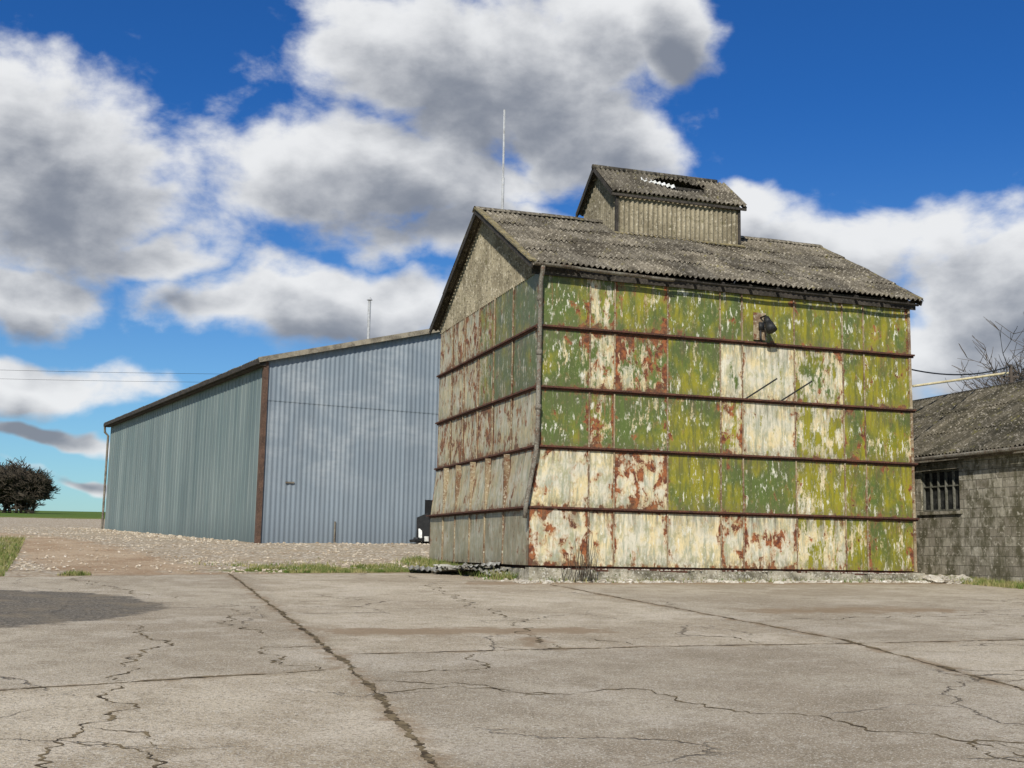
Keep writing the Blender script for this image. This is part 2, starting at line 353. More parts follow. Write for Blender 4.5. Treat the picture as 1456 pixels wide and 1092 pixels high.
def strip(pl,w,jag):
    pts=[]
    for (ax,ay),(bx,by) in zip(pl,pl[1:]):
        L=math.hypot(bx-ax,by-ay); n=max(1,int(L/.035))
        for i in range(n):
            t=i/n; x=ax+(bx-ax)*t; y=ay+(by-ay)*t
            o=jag*(mn.noise((x*1.3,y*1.3,5))*1.2+.55*mn.noise((x*4,y*4,9))+.28*mn.noise((x*11,y*11,2)))+.012*mn.noise((x*40,y*40,2))
            nxx=-(by-ay)/L; nyy=(bx-ax)/L; pts.append((x+nxx*o,y+nyy*o,nxx,nyy))
    b=len(mb.v)
    for i,(x,y,a,c) in enumerate(pts):
        k=min(1,i/10,(len(pts)-1-i)/10)
        for sgn in (-1,1):
            ww=w*k*max(.10,.55+.9*mn.noise((x*3.1,y*3.1,20))+.8*mn.noise((x*17,y*17,7+sgn*3))+.5*mn.noise((x*45,y*45,7+sgn)))
            X=x+a*ww*sgn/2; Y=y+c*ww*sgn/2; mb.v.append((X,Y,g(Y)+ZC+.004))
    for i in range(len(pts)-1): mb.idx((b+2*i,b+2*i+1,b+2*i+3,b+2*i+2))
for j,w in ((J1,.095),(J2,.09),(J3,.085),(J4,.08),(J5,.06)): strip(j,w,.04)
for c in CR: strip(c,.042,.30)
mb.build('concrete_cracks',M_crack)

# concrete
def slab(x,y):
    a=x+.28*y
    i=0 if a<1.9 else (1 if a<8.5 else 2)
    d=y-.33*x; j=(0 if d<14.0 else 1) if i else (0 if y-.64*x<13.2 else 1)
    return [[.9,.45],[.25,.75],[.6,.35]][i][j]
mb=MB(); cx=[-32+i for i in range(20)]+[-12+i*.15 for i in range(160)]+[12+i*1.0 for i in range(26)]
nv=150; cols=[]
for x in cx:
    e=edge(x)
    for j in range(nv+1):
        y=-8+14*min(1,j/12) if j<=12 else 6+(e-6)*((j-12)/(nv-12))
        z=g(y)+ZC
        mb.v.append((x,y,z))
        d=0
        if 4<y<34 and -13<x<13:
            dd=min(pld((x,y),J1),pld((x,y),J2),pld((x,y),J3)+.05,pld((x,y),J4)+.05); d=max(0,.66-dd*1.6)
            dc=min(pld((x,y),c) for c in (CR[0],CR[1],CR[2],CR[6],CR[7])); d=max(d,.42-dc*1.6)
            d=max(d,1.0-segdist((x,y),(-1.9,15.9),(.9,16.5))/1.0)
            d=max(d,.8-segdist((x,y),(.2,16.5),(.35,14.6))/.6)
            d=max(d,.8-segdist((x,y),(4.5,20.5),(7.5,21.5))/2.0)
            d=max(d,.9-abs(y-(27.4+.33*(x-.6)))/1.8 if x>-1 else 0)
            d=max(d,.85-abs(e-y)/1.3)
        ex=(x+9.3)/3.9; ey=(y-18.2)/4.0; a=1-math.hypot(ex,ey); a=max(0,min(1,.5+a*1.2))
        cols.append((max(0,min(1,d)),a,slab(x,y),1))
for i in range(len(cx)-1):
    for j in range(nv):
        q=(i*(nv+1)+j,(i+1)*(nv+1)+j,(i+1)*(nv+1)+j+1,i*(nv+1)+j+1); mb.idx(q,c=[cols[k] for k in q])
mb.build('concrete_yard',M_conc,smooth=True)
random.seed(11)

# ---------------- TOWER ----------------
ROT=math.atan2(.314,.949)
TW=empty('grain_tower',(.63,28,0),ROT)
def T2W(s,t): c,sn=math.cos(ROT),math.sin(ROT); return (.63+c*s-sn*t,28+sn*s+c*t)
W,D=10.39,9.09
ZR=[1.31,2.67,4.10,5.51,6.97,8.42]
SC=[0,1.28,1.93,3.34,4.79,5.41,6.91,8.34,8.98,W]
TC=[0,1.9,3.47,4.86,6.3,7.6,D]
GF=[[.05,.05,.12,.0,.1,.05,.45,.6,.75],
    [.0,.08,.02,.95,.95,.92,.6,.8,.9],
    [.9,.6,.7,.82,.45,.2,.5,.97,.72],
    [.75,.42,.5,.72,.25,.22,.45,.78,.88],
    [.88,.5,.75,.92,1.0,1.0,.93,1.0,.95]]
RF=[[.75,.5,.3,.15,.65,.6,.35,.3,.4],
    [.35,.35,.8,.1,.1,.15,.15,.4,.4],
    [.3,.75,.25,.15,.6,.1,.15,.55,.25],
    [.3,.6,.9,.15,.1,.05,.35,.3,.45],
    [.4,.5,.5,.15,.25,.15,.35,.35,.4]]
GL=[[.1,.1,.15,.1,.1,.15],[.05,.1,.1,.1,.05,.1],[.1,.05,.0,.1,.1,.1],[.75,.75,.6,.2,.1,.1],[.9,.85,.55,.25,.2,.1]]
RL=[[.45,.4,.35,.3,.3,.3],[.5,.4,.45,.5,.5,.5],[.6,.75,.95,.85,.8,.9],[.45,.4,.6,.75,.7,.5],[.35,.35,.7,.85,.85,.7]]
mb=MB()
def panel(pfun,a0,a1,z0,z1,gr,ru,dirt,n=4):
    sd=R(); gp=.008; a0+=gp;a1-=gp;z0+=.015;z1-=.015
    bow=U(-.025,.035); tilt=U(-.008,.014)
    for i in range(n):
        for j in range(n):
            q=[];uv=[];lo=[]
            for (di,dj) in ((0,0),(1,0),(1,1),(0,1)):
                fa=(i+di)/n; fz=(j+dj)/n
                a=a0+(a1-a0)*fa; z=z0+(z1-z0)*fz
                d=.02+bow*math.sin(math.pi*fa)*math.sin(math.pi*fz)+tilt*fa
                q.append(pfun(a,z,d)); uv.append((a,z)); lo.append((fa,fz))
            mb.face(q,uv,lo,(gr,ru,sd,dirt))
def flare(z): return -.22*max(0,min(1,(4.1-z)/1.5)) 
def pf(a,z,d):
    f=flare(z)*max(0,1-a/1.28); return (a+f,-d+f*.3,z)
for r in range(5):
    for c in range(9): panel(pf,SC[c],SC[c+1],ZR[r],ZR[r+1],GF[r][c],RF[r][c],.0)
    for c in range(6):
        panel(lambda a,z,d:(-d+flare(z)*.75,a,z),TC[c],TC[c+1],ZR[r],ZR[r+1],GL[r][c],RL[r][c],(.72,.38,.25,.25,.22)[r]+(.1 if c<2 else 0))
for r in range(5):
    for c in range(6): panel(lambda a,z,d:(W+d,a,z),TC[c],TC[c+1],ZR[r],ZR[r+1],.5,.4,.2,1)
    for c in range(9): panel(lambda a,z,d:(a,D+d,z),SC[c],SC[c+1],ZR[r],ZR[r+1],.6,.4,.3,1)
mb.build('wall_panels',M_panel,TW)
mb=MB(); mb.box(.03,W-.02,.03,D-.02,1.0,8.45); mb.build('wall_core',M_rust,TW)
# rails
mb=MB()
for i,z in enumerate(ZR[:-1]):
    f=flare(z); x0=-.10+f
    if i>0:
        mb.box(x0,W+.12,-.12,-.015,z-.022,z+.020); mb.box(x0,W+.12,-.06,-.012,z-.065,z-.023)
        mb.box(x0+0.001,-.015,-.01,D+.1,z-.021,z+.019); mb.box(-.055+f*.8,-.02,-.008,D+.05,z-.065,z-.023)
    mb.box(W+.02,W+.12,-.01,D+.1,z-.019,z+.016)
mb.build('wall_rails',M_rust,TW)
# seam strips
mb=MB()
for r in range(5):
    for c in range(1,9):
        a=SC[c]; mb.box(a-.016,a+.016,-.052,-.026,ZR[r]+.02,ZR[r+1]-.068)
    for c in range(1,6):
        a=TC[c]; f=flare((ZR[r]+ZR[r+1])/2); mb.box(-.055+flare(ZR[r])*.75,-.03+f*.3,a-.025,a+.025,ZR[r]+.02,ZR[r+1]-.068)
M_seam=corner_mat('seam_strip',(.32,.26,.16),(.12,.065,.035),(.5,.46,.35),1.4,spot=(.14,.06,.03))
mb.build('panel_seams',M_seam,TW)
mb=MB(); mb.box(W-.02,W+.05,-.055,.02,1.3,8.42); mb.build('corner_trim',M_seam,TW)
# plinth
mb=MB()
def plrow(x0,x1,n,f):
    for i in range(n):
        a=x0+(x1-x0)*i/n;b=x0+(x1-x0)*(i+1)/n
        f(a,b-.004)
plrow(-.25,W+.15,26,lambda a,b: mb.box(a,b,-.2+U(-.05,.04),.02,.7,1.27+U(-.07,.015)))
plrow(.03,D+.1,20,lambda a,b: mb.box(-.2+U(-.03,.03),.025,a,b,.7,1.26+U(-.05,.015)))
mb.box(W+.03,W+.15,.05,D,.7,1.26)
mb.build('plinth',M_plinth,TW)
mb=MB()
for i in range(520):
    s=U(-.6,W+.3); t=-.2-abs(random.gauss(0,.2)); x,y=T2W(s,t); mb.rock((x,y,g(y)+.02),U(.015,.09) if R()<.88 else U(.08,.15))
for i in range(200):
    s=U(-.2,W+.1); x,y=T2W(s,U(-.2,-.06)); mb.rock((x,y,1.25),U(.015,.05))
for i in range(260):
    s=W+U(.1,1.5); t=U(-1.0,1.0); x,y=T2W(s,t); mb.rock((x,y,g(y)+.02+max(0,.12-.12*abs(t))),U(.03,.14))
for i in range(120):
    s=-.2-abs(random.gauss(0,.25)); t=U(-.3,D); x,y=T2W(s,t); mb.rock((x,y,g(y)+.02),U(.02,.1))
mb.build('rubble',M_rubble)

# corrugated sheets
def sheet(mb,O,Uv,Vv,Nv,u0,u1,lo,hi,pitch=.146,amp=.026,nv=1,seg=8,c=None,hole=None,sag=None):
    O=Vector(O);Uv=Vector(Uv);Vv=Vector(Vv);Nv=Vector(Nv)
    nu=max(2,int(round((u1-u0)/pitch*seg))); b=len(mb.v); uvs=[]
    for i in range(nu+1):
        u=u0+(u1-u0)*i/nu; l=lo(u) if callable(lo) else lo; h=hi(u) if callable(hi) else hi
        for j in range(nv+1):
            v=l+(h-l)*j/nv; nn=amp*math.cos(2*math.pi*u/pitch)
            if sag: nn+=sag(u,v)
            mb.v.append(tuple(O+Uv*u+Vv*v+Nv*nn)); uvs.append((u,v))
    for i in range(nu):
        for j in range(nv):
            q=(i*(nv+1)+j,(i+1)*(nv+1)+j,(i+1)*(nv+1)+j+1,i*(nv+1)+j+1)
            if hole:
                cu=sum(uvs[k][0] for k in q)/4; cv=sum(uvs[k][1] for k in q)/4
                if hole(cu,cv): continue
            mb.idx(tuple(b+k for k in q),[uvs[k] for k in q],c)
def roof(name,parent,mat,O,Uv,Vv,Lu,Lv,rows,sw=1.02,hole=None,jit=.03,nv=2,pitch=.146,amp=.034,seg=8,sag=None):
    Nv=Vector(Uv).cross(Vector(Vv)).normalized()
    if Nv.z<0: Nv=-Nv
    mb=MB(); n=max(1,round(Lu/sw)); rl=Lv/rows
    for r in range(rows):
        for i in range(n):
            u0=Lu*i/n;u1=Lu*(i+1)/n+.03
            j=U(-jit,jit)
            q=U(.1,.9)
            lo=r*rl-.12+j if r else j*1.3; hi=(r+1)*rl
            lift=.010*((i+r)%2)
            sheet(mb,Vector(O)+Nv*lift,Uv,Vv,Nv,u0,min(u1,Lu),lo,hi,pitch,amp,nv,seg,(q,q,q,1),hole,
                  (lambda u,v,lo=lo,hi=hi: .026*(hi-v)/(hi-lo)+(sag(u,v) if sag else 0)))
    return mb.build(name,mat,parent,smooth=True)
zr=lambda t: 8.585+.5417*t
RY=4.55; sl=math.hypot(1,.5417); Vf=Vector((0,1,.5417))/sl; Vb=Vector((0,-1,.5417))/sl
Lr=4.80*sl
sg=lambda u,v: -.05*math.sin(u*.9+.4)*math.sin(v*.6)+.04*mn.noise((u*.6,v*.8,0))
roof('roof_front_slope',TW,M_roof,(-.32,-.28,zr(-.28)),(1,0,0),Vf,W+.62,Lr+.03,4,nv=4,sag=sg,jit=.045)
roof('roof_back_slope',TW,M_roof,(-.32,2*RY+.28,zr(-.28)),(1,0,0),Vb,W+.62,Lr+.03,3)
mb=MB()
for i in range(11):
    a=-.36+i*1.0; b=min(a+1.04,W+.33)
    pts=[]
    for k in range(9):
        th=math.pi*k/8; pts.append((math.cos(th)*.20,.075*math.sin(th)+ (0.0)))
    z0=zr(RY)-.02+U(-.01,.015); b0=len(mb.v)
    for X in (a,b):
        for (yy,zz) in pts: mb.v.append((X,RY+yy,z0+zz-.3*abs(yy)+.03))
    q=U(.2,.8)
    for k in range(8): mb.idx((b0+k,b0+k+1,b0+9+k+1,b0+9+k),c=(q,q,q,1))
mb.build('ridge_cap',M_roof,TW,smooth=True)
# gables
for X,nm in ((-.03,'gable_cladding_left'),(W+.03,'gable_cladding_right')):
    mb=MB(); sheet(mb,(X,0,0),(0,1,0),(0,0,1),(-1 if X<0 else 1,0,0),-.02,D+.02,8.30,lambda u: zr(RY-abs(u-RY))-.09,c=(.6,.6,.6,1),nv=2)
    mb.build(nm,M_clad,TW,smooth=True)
# barge boards + fascia
mb=MB()
for X in (-.30,W+.27):
    mb.beam((X,-.26,zr(-.26)-.09),(X,RY,zr(RY)-.09),.04,.13); mb.beam((X,2*RY+.26,zr(-.26)-.09),(X,RY-.01,zr(RY)-.092),.041,.13)
mb.box(-.25,W+.2,-.10,-.07,8.20,8.44)
for i in range(14): 
    s=.1+i*.78; mb.beam((s,-.27,zr(-.27)-.10),(s,.3,zr(.3)-.10),.05,.09)
mb.build('barge_boards',M_darktimber,TW)
M_verge=corner_mat('lichen_verge',(.24,.2,.10),(.1,.085,.05),(.36,.33,.25),6,spot=(.34,.22,.035))
mb=MB(); 
for k in range(5):
    t0=-.28+k*.96;t1=t0+.98
    mb.beam((-.28,t0,zr(t0)+.045),(-.28,t1,zr(t1)+.03),.17,.04)
    mb.beam((W+.24,t0,zr(t0)+.045),(W+.24,t1,zr(t1)+.03),.14,.035)
mb.build('verge_caps',M_verge,TW)
# gutter
mb=MB()
def gutter(mb,x0,x1,y,z,r=.07,sagf=0):
    n=int((x1-x0)/.5)+1;b=len(mb.v)
    for i in range(n+1):
        x=x0+(x1-x0)*i/n; zz=z-sagf*i/n+.015*mn.noise((x,0,0))
        for k in range(9):
            th=math.pi+math.pi*k/8; mb.v.append((x,y+r*math.cos(th),zz+r*math.sin(th)))
    for i in range(n):
        for k in range(8): mb.idx((b+i*9+k,b+(i+1)*9+k,b+(i+1)*9+k+1,b+i*9+k+1))
gutter(mb,-.3,3.35,-.36,8.42,sagf=.10)
mb.build('gutter',M_pipe,TW,smooth=True)
mb=MB(); gutter(mb,3.3,W+.1,-.34,8.33,.05,.03); mb.build('broken_gutter',M_darktimber,TW,smooth=True)
# downpipe
mb=MB()
mb.tube([(-.06,-.36,8.36),(-.05,-.3,8.2),(-.04,-.17,8.05),(-.05,-.15,6),(-.06,-.15,4.3),(-.10,-.17,3.95),(-.33,-.2,2.75),(-.36,-.2,2.4)],.055,10)
for z in (7.6,6.3,5.0): mb.tube([(-.05,-.15,z-.06),(-.05,-.15,z+.06)],.07,10)
mb.build('downpipe',M_pipe,TW,smooth=True)
# flood lamp
mb=MB(); mb.box(5.72,6.08,-.075,-.055,7.05,7.75); lp=mb.build('lamp_backplate',M_seam,TW)
mb=MB(); mb.tube([(5.92,-.06,7.62),(5.94,-.3,7.64),(5.95,-.36,7.55)],.022,8); mb.tube([(5.93,-.33,7.58),(5.96,-.40,7.42)],.075,12,.10); mb.tube([(5.96,-.40,7.42),(6.0,-.50,7.22)],.11,14,.14); mb.box(5.86,6.0,-.13,-.076,7.3,7.5)
mb.tube([(5.9,-.1,7.3),(5.9,-.1,7.08),(5.95,-.09,7.0)],.03,8)
mb.build('flood_lamp',M_black,TW,smooth=True)
mb=MB()
for s in (5.45,6.45):
    mb.tube([(s,-.03,5.50),(s+.6,-.62,6.0)],.02,6); 
mb.build('bracket_rods',M_black,TW)
# cupola
CX0,CX1,CY0,CY1,CE,CA=3.45,7.3,3.44,5.88,11.63,12.72; CM=(CY0+CY1)/2
ztop=lambda t: CE+(CA-CE)*(1-abs(t-CM)/(CM-CY0+.12))*1.0
mb=MB()
for k in range(4):
    u0=CX0+k*.97;u1=min(CX1,u0+.99)
    sheet(mb,(0,CY0-.012*(k%2),0),(1,0,0),(0,0,1),(0,-1,0),u0,u1,zr(CY0)-.15,CE+.05,c=(U(.4,.8),)*3+(1,),nv=2)
sheet(mb,(0,CY1,0),(1,0,0),(0,0,1),(0,1,0),CX0,CX1,zr(2*RY-CY1)-.15,CE+.05,c=(.6,.6,.6,1))
for X,sn in ((CX0,-1),(CX1,1)):
    sheet(mb,(X,0,0),(0,1,0),(0,0,1),(sn,0,0),CY0,CY1,lambda u: zr(RY-abs(u-RY))-.15,lambda u: ztop(u)-.03,c=(.3,.3,.3,1),nv=2)
mb.build('cupola_cladding',M_clad,TW,smooth=True)
cr=(CA-CE)/(CM-CY0+.12); cs=math.hypot(1,cr); Vcf=Vector((0,1,cr))/cs; Vcb=Vector((0,-1,cr))/cs; Lc=(CM-CY0+.12)*cs
def hole(u,v):
    c=.25*mn.noise((u*2.2,v*2.2,3))+.18*mn.noise((u*7,0,1))
    return ((u-2.45)/.95)**2+((v-1.05)/.50)**2 < .8+c*1.6
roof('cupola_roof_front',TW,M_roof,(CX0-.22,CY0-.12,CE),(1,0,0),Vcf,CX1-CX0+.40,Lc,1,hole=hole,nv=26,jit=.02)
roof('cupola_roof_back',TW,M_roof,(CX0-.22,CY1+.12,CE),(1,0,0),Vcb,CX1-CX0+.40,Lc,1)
mb=MB()
for X in (CX0-.2,CX1+.16):
    mb.beam((X,CY0-.12,CE-.06),(X,CM,CA-.06),.035,.11); mb.beam((X,CY1+.12,CE-.06),(X,CM,CA-.062),.036,.11)
mb.beam((CX0-.2,CY0-.1,CE-.08),(CX1+.18,CY0-.1,CE-.08),.05,.07)
for f in (.3,.65): mb.beam((CX0,CY0+(CM-CY0)*f,CE+(CA-CE)*f-.1),(CX1,CY0+(CM-CY0)*f,CE+(CA-CE)*f-.1),.06,.08)
mb.box(CX0-.03,CX0+.05,CY0-.04,CY0+.05,zr(CY0),CE); mb.box(CX1-.05,CX1+.03,CY0-.04,CY0+.05,zr(CY0),CE)
mb.build('cupola_frame',M_darktimber,TW)
mb=MB(); 
for i in range(4):
    a=CX0-.24+i; b=min(a+1.02,CX1+.2); mb.tube([(a,CM,CA+.01),(b,CM,CA+.01+U(-.01,.01))],.075,8)
mb.build('cupola_ridge_cap',M_roof,TW,smooth=True)
mb=MB(); Nc=Vector((0,-cr,1)).normalized()
O_=Vector((CX0-.22,CY0-.12,CE))+Nc*.10
sheet(mb,O_,Vector((.97,-.02,-.10)).normalized(),(Vcf+Vector((.25,0,0))).normalized(),Nc,1.0,2.1,1.12,1.36,c=(1,1,1,1))
sheet(mb,O_,Vector((.97,-.06,-.16)).normalized(),(Vcf+Vector((-.2,0,0))).normalized(),Nc,1.55,2.5,.98,1.14,c=(1,1,1,1))
mb.build('loose_white_sheet',M_white,TW,smooth=True)
mb=MB(); mb.beam((CX0-.1,CY0-.1,zr(CY0-.1)+.06),(CX1+.12,CY0-.1,zr(CY0-.1)+.06),.16,.03,up=(0,-.48,.88)); mb.build('cupola_flashing',M_verge,TW)

# antenna mast
x,y=T2W(1.95,D+.12); AM=MB(); AM.tube([(x,y,1.0),(x,y,13.6)],.05,8); AM.tube([(x,y,13.6),(x,y,15.9)],.035,6)
for z in (4,7): AM.beam((x,y,z),(x+.04,y-.12,z),.05,.05)
AM.build('antenna_mast',M_galv)

# dry weeds on the plinth
mb=MB()
for i in range(20):
    s=random.choice((.95,1.05,1.2,.8,.55))+U(-.15,.15); x,y=T2W(s,-.35-U(0,.15)); z=g(y); h=U(.5,1.4)
    p=[(x,y,z)]
    for k in range(5): x+=U(-.05,.06);y+=U(-.04,.04);z+=h/5;p.append((x,y,z))
    mb.tube(p,.009,4,.004)
mb.build('dry_weed',M_twig)

# fallen sheets: bent, broken corrugated pieces heaped at the corner
mb=MB()
for (x,y,a,l,tz,ti) in ((-1.75,31.1,.12,1.7,.02,.02),(-1.1,30.4,-.30,1.6,.06,.05),(-.55,29.75,-.12,1.3,.10,-.05),(-2.0,31.7,.5,1.2,.03,.04),(-.75,30.0,.45,1.0,.18,.10),(-1.4,30.5,-.9,.8,.12,-.12),(-.2,29.35,.3,.8,.06,.08)):
    c,sn=math.cos(a),math.sin(a); k=U(0,9); bend=U(.05,.16)
    sheet(mb,(x,y,g(y)+.05+tz),(c*.98,sn*.98,ti),(-sn,c,U(-.08,.12)),(0,0,1),-l/2,l/2,
      lambda u,k=k:-.38+.12*mn.noise((u*4,k,0)),lambda u,k=k:.36+.16*mn.noise((u*5,k,3)),c=(U(.3,1),)*3+(1,),nv=4,amp=.026,
      sag=lambda u,v,k=k,bend=bend: bend*abs(u)*(1 if k>4 else -.3)+.07*mn.noise((u*2.3,v*2.3,k))+.03)
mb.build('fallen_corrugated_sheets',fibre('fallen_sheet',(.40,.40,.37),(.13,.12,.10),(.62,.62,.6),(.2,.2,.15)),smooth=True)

# ---------------- SHED ----------------
SR=math.atan2(.493,.870)
SH=empty('steel_barn',(-9.6,46,0),SR); SW,SD=20.0,29.2; SE=8.81; SK=.264
st_=lambda u: SE+SK*(10-abs(u-10))
mb=MB()
u=0
while u<SW-.01:
    u1=min(SW,u+1.0); q=U(.35,.75)
    z0=1.4 if (u<6.9 or u>8.6) else 3.7
    sheet(mb,(0,0,0),(1,0,0),(0,0,1),(0,-1,0),u,u1+.01,z0,7.35,pitch=.2,amp=.015,seg=6,c=(q,q,q,1))
    sheet(mb,(0,-.02,0),(1,0,0),(0,0,1),(0,-1,0),u,u1+.01,7.29,st_,pitch=.2,amp=.015,seg=6,c=(q,q,q,1))
    u=u1
mb.build('gable_cladding',M_shedf,SH,smooth=True)
mb=MB()
def trap(pos,L,sn):
    y=0; pts=[]
    while y<L:
        for dy,d in ((0,0),(.40,0),(.42,.022),(.48,.022),(.50,0)):
            if y+dy<=L: pts.append((y+dy,d))
        y+=.50
    for (a,d0),(b,d1) in zip(pts,pts[1:]):
        if b-a<1e-4: continue
        q=.5+.7*mn.noise((int(a/1.0)*7.3,1,0)); q=max(0,min(1,q))
        mb.face([(pos+sn*d0,a,1.3),(pos+sn*d0,a,SE),(pos+sn*d1,b,SE),(pos+sn*d1,b,1.3)],[(a,1.3),(a,SE),(b,SE),(b,1.3)],None,(q,q,q,1))
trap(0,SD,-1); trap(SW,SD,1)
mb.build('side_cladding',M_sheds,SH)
mb=MB(); mb.face([(0,SD,1.3),(SW,SD,1.3),(SW,SD,SE),(10,SD,SE+2.64),(0,SD,SE)],c=(.5,.5,.5,1)); mb.build('rear_cladding',M_sheds,SH)
Vs=Vector((1,0,SK)).normalized(); Vs2=Vector((-1,0,SK)).normalized(); Ls=10.35*math.hypot(1,SK)
mbk=dict(nv=1,pitch=.2,amp=.03,seg=6)
roof('roof_left_slope',SH,M_roof,(-.35,-.2,SE+.02),(0,1,0),Vs,SD+.4,Ls,4,**mbk)
roof('roof_right_slope',SH,M_roof,(SW+.35,-.2,SE+.02),(0,1,0),Vs2,SD+.4,Ls,4,**mbk)
mb=MB(); mb.beam((-.35,-.22,SE),(10,-.22,SE+2.73),.07,.2); mb.beam((SW+.35,-.22,SE),(10,-.221,SE+2.73),.07,.2)
mb.build('verge_flashing',corner_mat('grey_verge',(.3,.26,.19),(.13,.11,.08),(.42,.4,.34),3),SH)
mb=MB()
mb.box(-.30,-.04,-.15,SD+.1,SE-.20,SE-.02); mb.box(-.42,-.301,-.2,SD+.1,SE-.16,SE+.0)
mb.build('eaves_gutter',M_darktimber,SH)
mb=MB(); mb.box(-.09,.10,-.10,-.03,1.3,SE-.02); mb.box(-.09,-.045,-.029,.10,1.3,SE-.03); mb.build('corner_post',corner_mat('brown_trim',(.11,.065,.045),(.06,.038,.028),(.2,.13,.09),3),SH)
mb=MB(); mb.tube([(-.36,SD,SE-.1),(-.3,SD+.15,SE-.5),(-.1,SD+.15,SE-.7),(-.1,SD+.15,2)],.07,8); mb.build('downpipe',M_pipe,SH)
mb=MB(); mb.box(6.85,8.7,.02,.06,1.5,3.75); mb.build('door_dark_panel',M_dark,SH)  # solid near-black panel; the doorway's inner darkness is painted as its colour
mb=MB(); mb.beam((6.62,-.5,2.0),(6.78,-.12,2.5),.14,.04); mb.tube([(6.85,-.6,2.0),(6.85,-.6,2.2)],.10,12); mb.build('discarded_board',M_white,SH)
mb=MB(); mb.beam((6.95,-.4,1.9),(6.75,-.06,3.0),.06,.9); mb.tube([(6.45,-.5,1.95),(6.45,-.5,2.15)],.16,10,.12); mb.beam((6.2,-.6,2.0),(6.9,-.4,2.12),.3,.1); mb.build('door_clutter',M_black,SH)
mb=MB(); mb.tube([(3.1,-.05,1.7),(3.1,-.05,2.7)],.035,6); mb.beam((1.0,-.05,4.15),(1.35,-.05,4.15),.03,.06); mb.build('wall_fittings',M_pipe,SH)
c_,s_=math.cos(SR),math.sin(SR)
mb=MB(); mb.tube([(8.9,11.2,10.5),(8.9,11.2,14.25)],.075,8); mb.tube([(8.9,11.2,14.3),(8.9,11.2,14.45)],.15,10,.04); mb.build('roof_flue',M_galv,SH)

# ---------------- OUTBUILDING ----------------
OB=empty('block_outbuilding',(12.21,31.83,0),ROT)
mb=MB()
OW,OY0,OY1,OE,OR=7.6,-8.0,12.0,4.5,6.8
wy0,wy1,wz0,wz1=.40,2.02,2.95,4.08
for (a,b,c,d) in ((OY0,wy0,.5,OE),(wy1,OY1,.5,OE),(wy0,wy1,.5,wz0),(wy0,wy1,wz1,OE)):
    mb.box(0,.22,a,b,c,d)
mb.box(.22,OW,OY0,OY0+.2,.5,OE); mb.box(.22,OW,OY1-.2,OY1,.5,OE); mb.box(OW-.2,OW,OY0+.2,OY1-.2,.5,OE)
for y in (OY0+.001,OY1-.001): mb.face([(0,y,OE),(OW,y,OE),(OW/2,y,OR-.05)])
mb.build('block_walls',M_block,OB)
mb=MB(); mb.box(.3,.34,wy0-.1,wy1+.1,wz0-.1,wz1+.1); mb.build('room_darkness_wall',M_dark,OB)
nt,fin=newmat('dirty_glass'); P=texc(nt,'Object'); M_glass=fin(nt.mix(nt.ss(nt.noise(P,4,4,.7),.45,.6),(.015,.016,.016),(.05,.05,.045)),.4,spec=.25)
mb=MB(); mb.box(.14,.15,wy0,wy1,wz0,wz1); mb.build('window_glass',M_glass,OB)
mb=MB()
for i in range(6):
    y=wy0+.02+(wy1-wy0-.04)*i/5; mb.box(.06,.13,y-.015,y+.015,wz0,wz1)
for z in (wz0+.03,(wz0+wz1)/2+.12,wz1-.03): mb.box(.07,.128,wy0+.03,wy1-.03,z-.018,z+.018)
mb.build('window_frame',corner_mat('grey_frame',(.14,.135,.11),(.07,.07,.05),(.25,.24,.2),5),OB)
mb=MB(); mb.box(-.06,.10,wy0-.1,wy1+.1,wz0-.09,wz0-.005); mb.box(-.012,.2,wy0-.2,wy1+.2,wz1+.005,wz1+.2); mb.build('sill_and_lintel',M_block,OB)
ok=(OR-OE)/(OW/2); Vo=Vector((1,0,ok)).normalized(); Vo2=Vector((-1,0,ok)).normalized(); Lo=(OW/2+.25)*math.hypot(1,ok)
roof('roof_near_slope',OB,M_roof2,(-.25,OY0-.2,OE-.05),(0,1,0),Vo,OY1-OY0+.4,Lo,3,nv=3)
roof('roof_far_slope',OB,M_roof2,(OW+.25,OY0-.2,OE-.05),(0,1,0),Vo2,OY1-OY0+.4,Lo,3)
mb=MB(); mb.tube([(OW/2,OY0-.2,OR+.05),(OW/2,OY1+.2,OR+.05)],.09,10); mb.build('ridge_tiles',M_roof2,OB,smooth=True)
mb=MB(); mb.box(-.16,-.06,OY0-.1,OY1+.1,OE-.19,OE-.10); mb.tube([(-.3,OY0,OE-.1),(-.3,OY1,OE-.1)],.055,8); mb.build('eaves_gutter',M_pipe,OB)
mb=MB(); p=T2W(11.3,1.6); mb.beam((p[0]-.6,p[1],1.75),(p[0]+.3,p[1]+.2,1.95),.25,.03); mb.beam((p[0],p[1],1.0),(p[0]+.3,p[1]+.5,2.4),.06,.06); mb.build('scrap_board',M_white)
# pipe & wires
mb=MB(); mb.tube([(12.6,37.2,7.02),(16.2,38.6,7.72)],.04,8); mb.build('cream_pole',M_cream)
mb=MB()
x,y=16.3,38.6; mb.tube([(x,y,1.2),(x,y,8.0)],.08,8,.06); mb.beam((x-.25,y,7.6),(x+.25,y,7.6),.06,.06); mb.build('utility_pole',M_bark)
def wire(name,a,b,sag,r):
    mb=MB();a=Vector(a);b=Vector(b);mb.tube([a.lerp(b,i/16)-Vector((0,0,sag*4*(i/16)*(1-i/16))) for i in range(17)],r,5); return mb.build(name,M_black)
q=T2W(W+.1,.5); wire('service_cable',(q[0],q[1],6.75),(16.3,38.6,7.95),.25,.022)
wire('power_line',(-110,150,24.3),(-26,150,23.5),.5,.02); wire('power_line',(-110,151,23.2),(-26,151,22.6),.5,.018)

